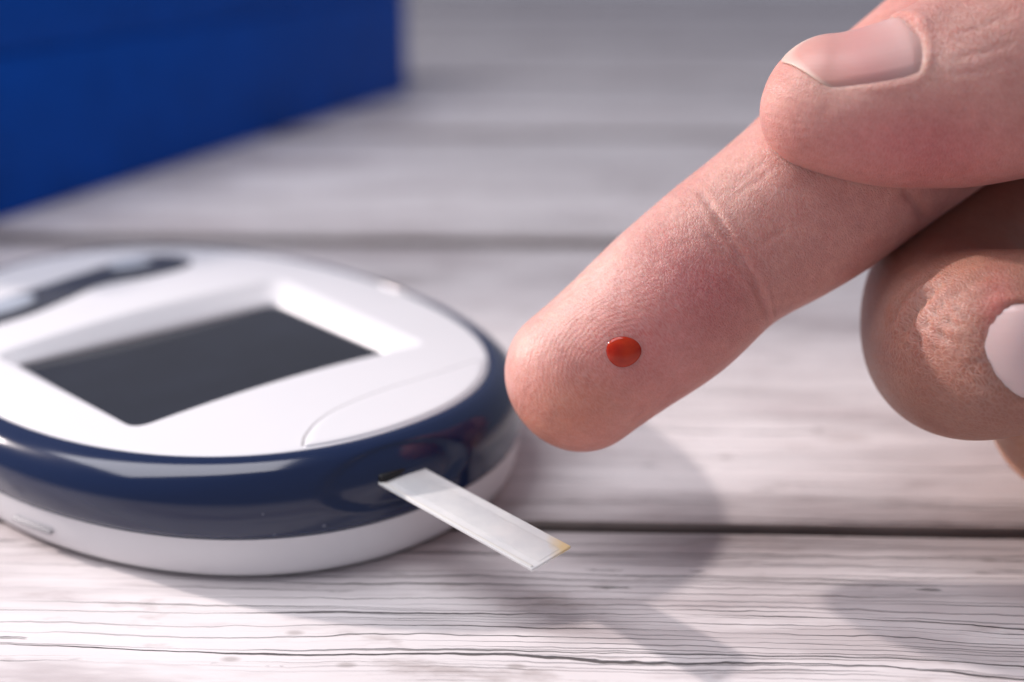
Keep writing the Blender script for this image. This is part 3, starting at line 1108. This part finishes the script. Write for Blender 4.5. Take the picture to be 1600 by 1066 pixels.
# --- ring and little fingers, folded the same way below
def folded(dx, dy, dd, fid, k=1.0):
    pts = [(1745, 520, 114, 128, 7.2), (1690, 524, 113, 132, 7.4), (1600, 532, 113, 138, 8.0), (1545, 538, 114.5, 136, 8.2), (1512, 538, 118, 132, 8.2), (1497, 530, 123, 128, 8.2), (1512, 515, 128, 126, 8.2),
           (1560, 490, 132, 126, 8.4), (1660, 450, 136, 130, 9), (1800, 380, 141, 138, 9.5), (1960, 300, 149, 146, 10)]
    f = Finger([(x + dx * (1 - 0.5 * i / 10), y + dy * (1 - 0.75 * i / 10), d + dd, w * k, t * k) for i, (x, y, d, w, t) in enumerate(pts)], wref=wm, cap=6, ds=0.5, nphi=120, fid=fid)
    f.tone = np.broadcast_to((0.56, 0.27, 0.16), f.P.shape).copy()
    f.dry = np.full(f.S2.shape, 0.4)
    return f


ring = folded(224, 176, 4, 4, 0.94)
lit = folded(400, 300, 10, 5, 0.84)

# --- palm and wrist beyond the right edge of the picture
palm = Finger([(1620, 230, 146, 130, 8), (1820, 150, 150, 330, 11), (1960, 110, 150, 420, 13), (2150, 40, 154, 440, 15), (2350, -40, 162, 400, 16), (2600, -140, 175, 330, 17), (2950, -280, 200, 300, 18)],
              wref=(0.45 * R_IMG - 0.9 * U_IMG), cap=9, ds=0.9, nphi=140, fid=6)
palm.tone = np.broadcast_to(SK * 0.95, palm.P.shape).copy()

fingers = [idx, thm, mid, ring, lit, palm]
VV, FF, at_uv, at_pr, at_pt, at_dry, at_tone = [], [], [], [], [], [], []
off = 0
for f in fingers:
    V, q, end, tip = f.mesh(off)
    VV.append(V)
    FF.extend(q.tolist())
    FF.append(end[0].tolist())
    FF.append(tip[0].tolist())
    at_uv.append(f.fuv.reshape(-1, 3)); at_pr.append(f.print.ravel()); at_pt.append(f.ptr.ravel()); at_dry.append(f.dry.ravel())
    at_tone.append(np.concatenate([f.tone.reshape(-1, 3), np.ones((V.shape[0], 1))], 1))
    off += len(V)
VV = np.concatenate(VV)
hand_me = bpy.data.meshes.new("hand")
hand_me.from_pydata((VV * MM).tolist(), [], FF)
hand_me.update()
hand_me.polygons.foreach_set("use_smooth", [True] * len(hand_me.polygons))
hand_me.materials.append(M_SKIN)
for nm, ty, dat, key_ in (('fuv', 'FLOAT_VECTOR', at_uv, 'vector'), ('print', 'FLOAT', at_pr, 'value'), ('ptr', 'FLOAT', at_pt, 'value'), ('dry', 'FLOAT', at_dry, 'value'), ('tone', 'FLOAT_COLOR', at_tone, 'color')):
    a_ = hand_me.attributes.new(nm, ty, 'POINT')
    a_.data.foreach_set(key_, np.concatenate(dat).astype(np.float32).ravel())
hand = bpy.data.objects.new("hand", hand_me)
COL.objects.link(hand)
tag(hand, 'bare hand pinching its outstretched index finger with the thumb, other fingers folded', 'hand')
o = nail_t.build(M_NAIL, hand)
o['label'] = 'pale pink thumbnail with short white free edge'
o = nail_m.build(M_NAIL2, hand)
o['label'] = 'glossy nail of the folded middle finger'

# ------------------------------------------------------------------ drop of blood on the finger pad
fc = idx.facing()
cost = np.hypot(idx.px - 974, idx.py - 549) + 1e4 * (fc < 0.1)
bi, bj = np.unravel_index(np.argmin(cost), cost.shape)
nrm = idx.normals()
c0, n0 = idx.P[bi, bj], nrm[bi, bj]
e1 = R_IMG - n0 * (n0 @ R_IMG); e1 /= np.linalg.norm(e1)
e2 = np.cross(n0, e1)
V, F = [], []
NR, NA = 14, 64
rs = np.random.RandomState(3)
wob = sum(rs.uniform(-0.045, 0.045) * np.cos(k_ * np.linspace(0, 2 * np.pi, NA, endpoint=False) + rs.uniform(0, 6)) for k_ in (1, 2, 3))
# smooth the pad under the drop with a quadric
near = idx.P.reshape(-1, 3)
near = near[((near - c0) ** 2).sum(1) < 2.4 ** 2] - c0
ca_, cb_, ch_ = near @ e1, near @ e2, near @ n0
quad = lambda a, b: np.stack([np.ones_like(a), a, b, a * a, a * b, b * b], -1)
coef = np.linalg.lstsq(quad(ca_, cb_), ch_, rcond=None)[0]
for r in range(1, NR + 1):
    t = r / NR
    hgt = 0.48 * (max(0, 1 - t ** 2.2)) ** 0.85 - (0.16 if t == 1 else 0.0)
    for a_ in range(NA):
        th = 2 * np.pi * a_ / NA
        rr = 1.74 * t * (1 + wob[a_] * t * t)
        ua, ub = math.cos(th) * rr * 1.04, math.sin(th) * rr * 0.96
        p = c0 + e1 * ua + e2 * ub + n0 * (float(quad(np.array(ua), np.array(ub)) @ coef) + hgt)
        V.append(p)
for r in range(NR - 1):
    for a_ in range(NA):
        x, y = r * NA + a_, r * NA + (a_ + 1) % NA
        F.append((x, x + NA, y + NA, y))
F.append(tuple(range(NA)))
drop = mesh_from("blood_drop", V, F, M_BLOOD)
bm = bmesh.new(); bm.from_mesh(drop.data)
bmesh.ops.recalc_face_normals(bm, faces=bm.faces)
bm.to_mesh(drop.data); bm.free()
tag(drop, 'small glossy red drop of blood on the pad of the index finger', 'blood drop')
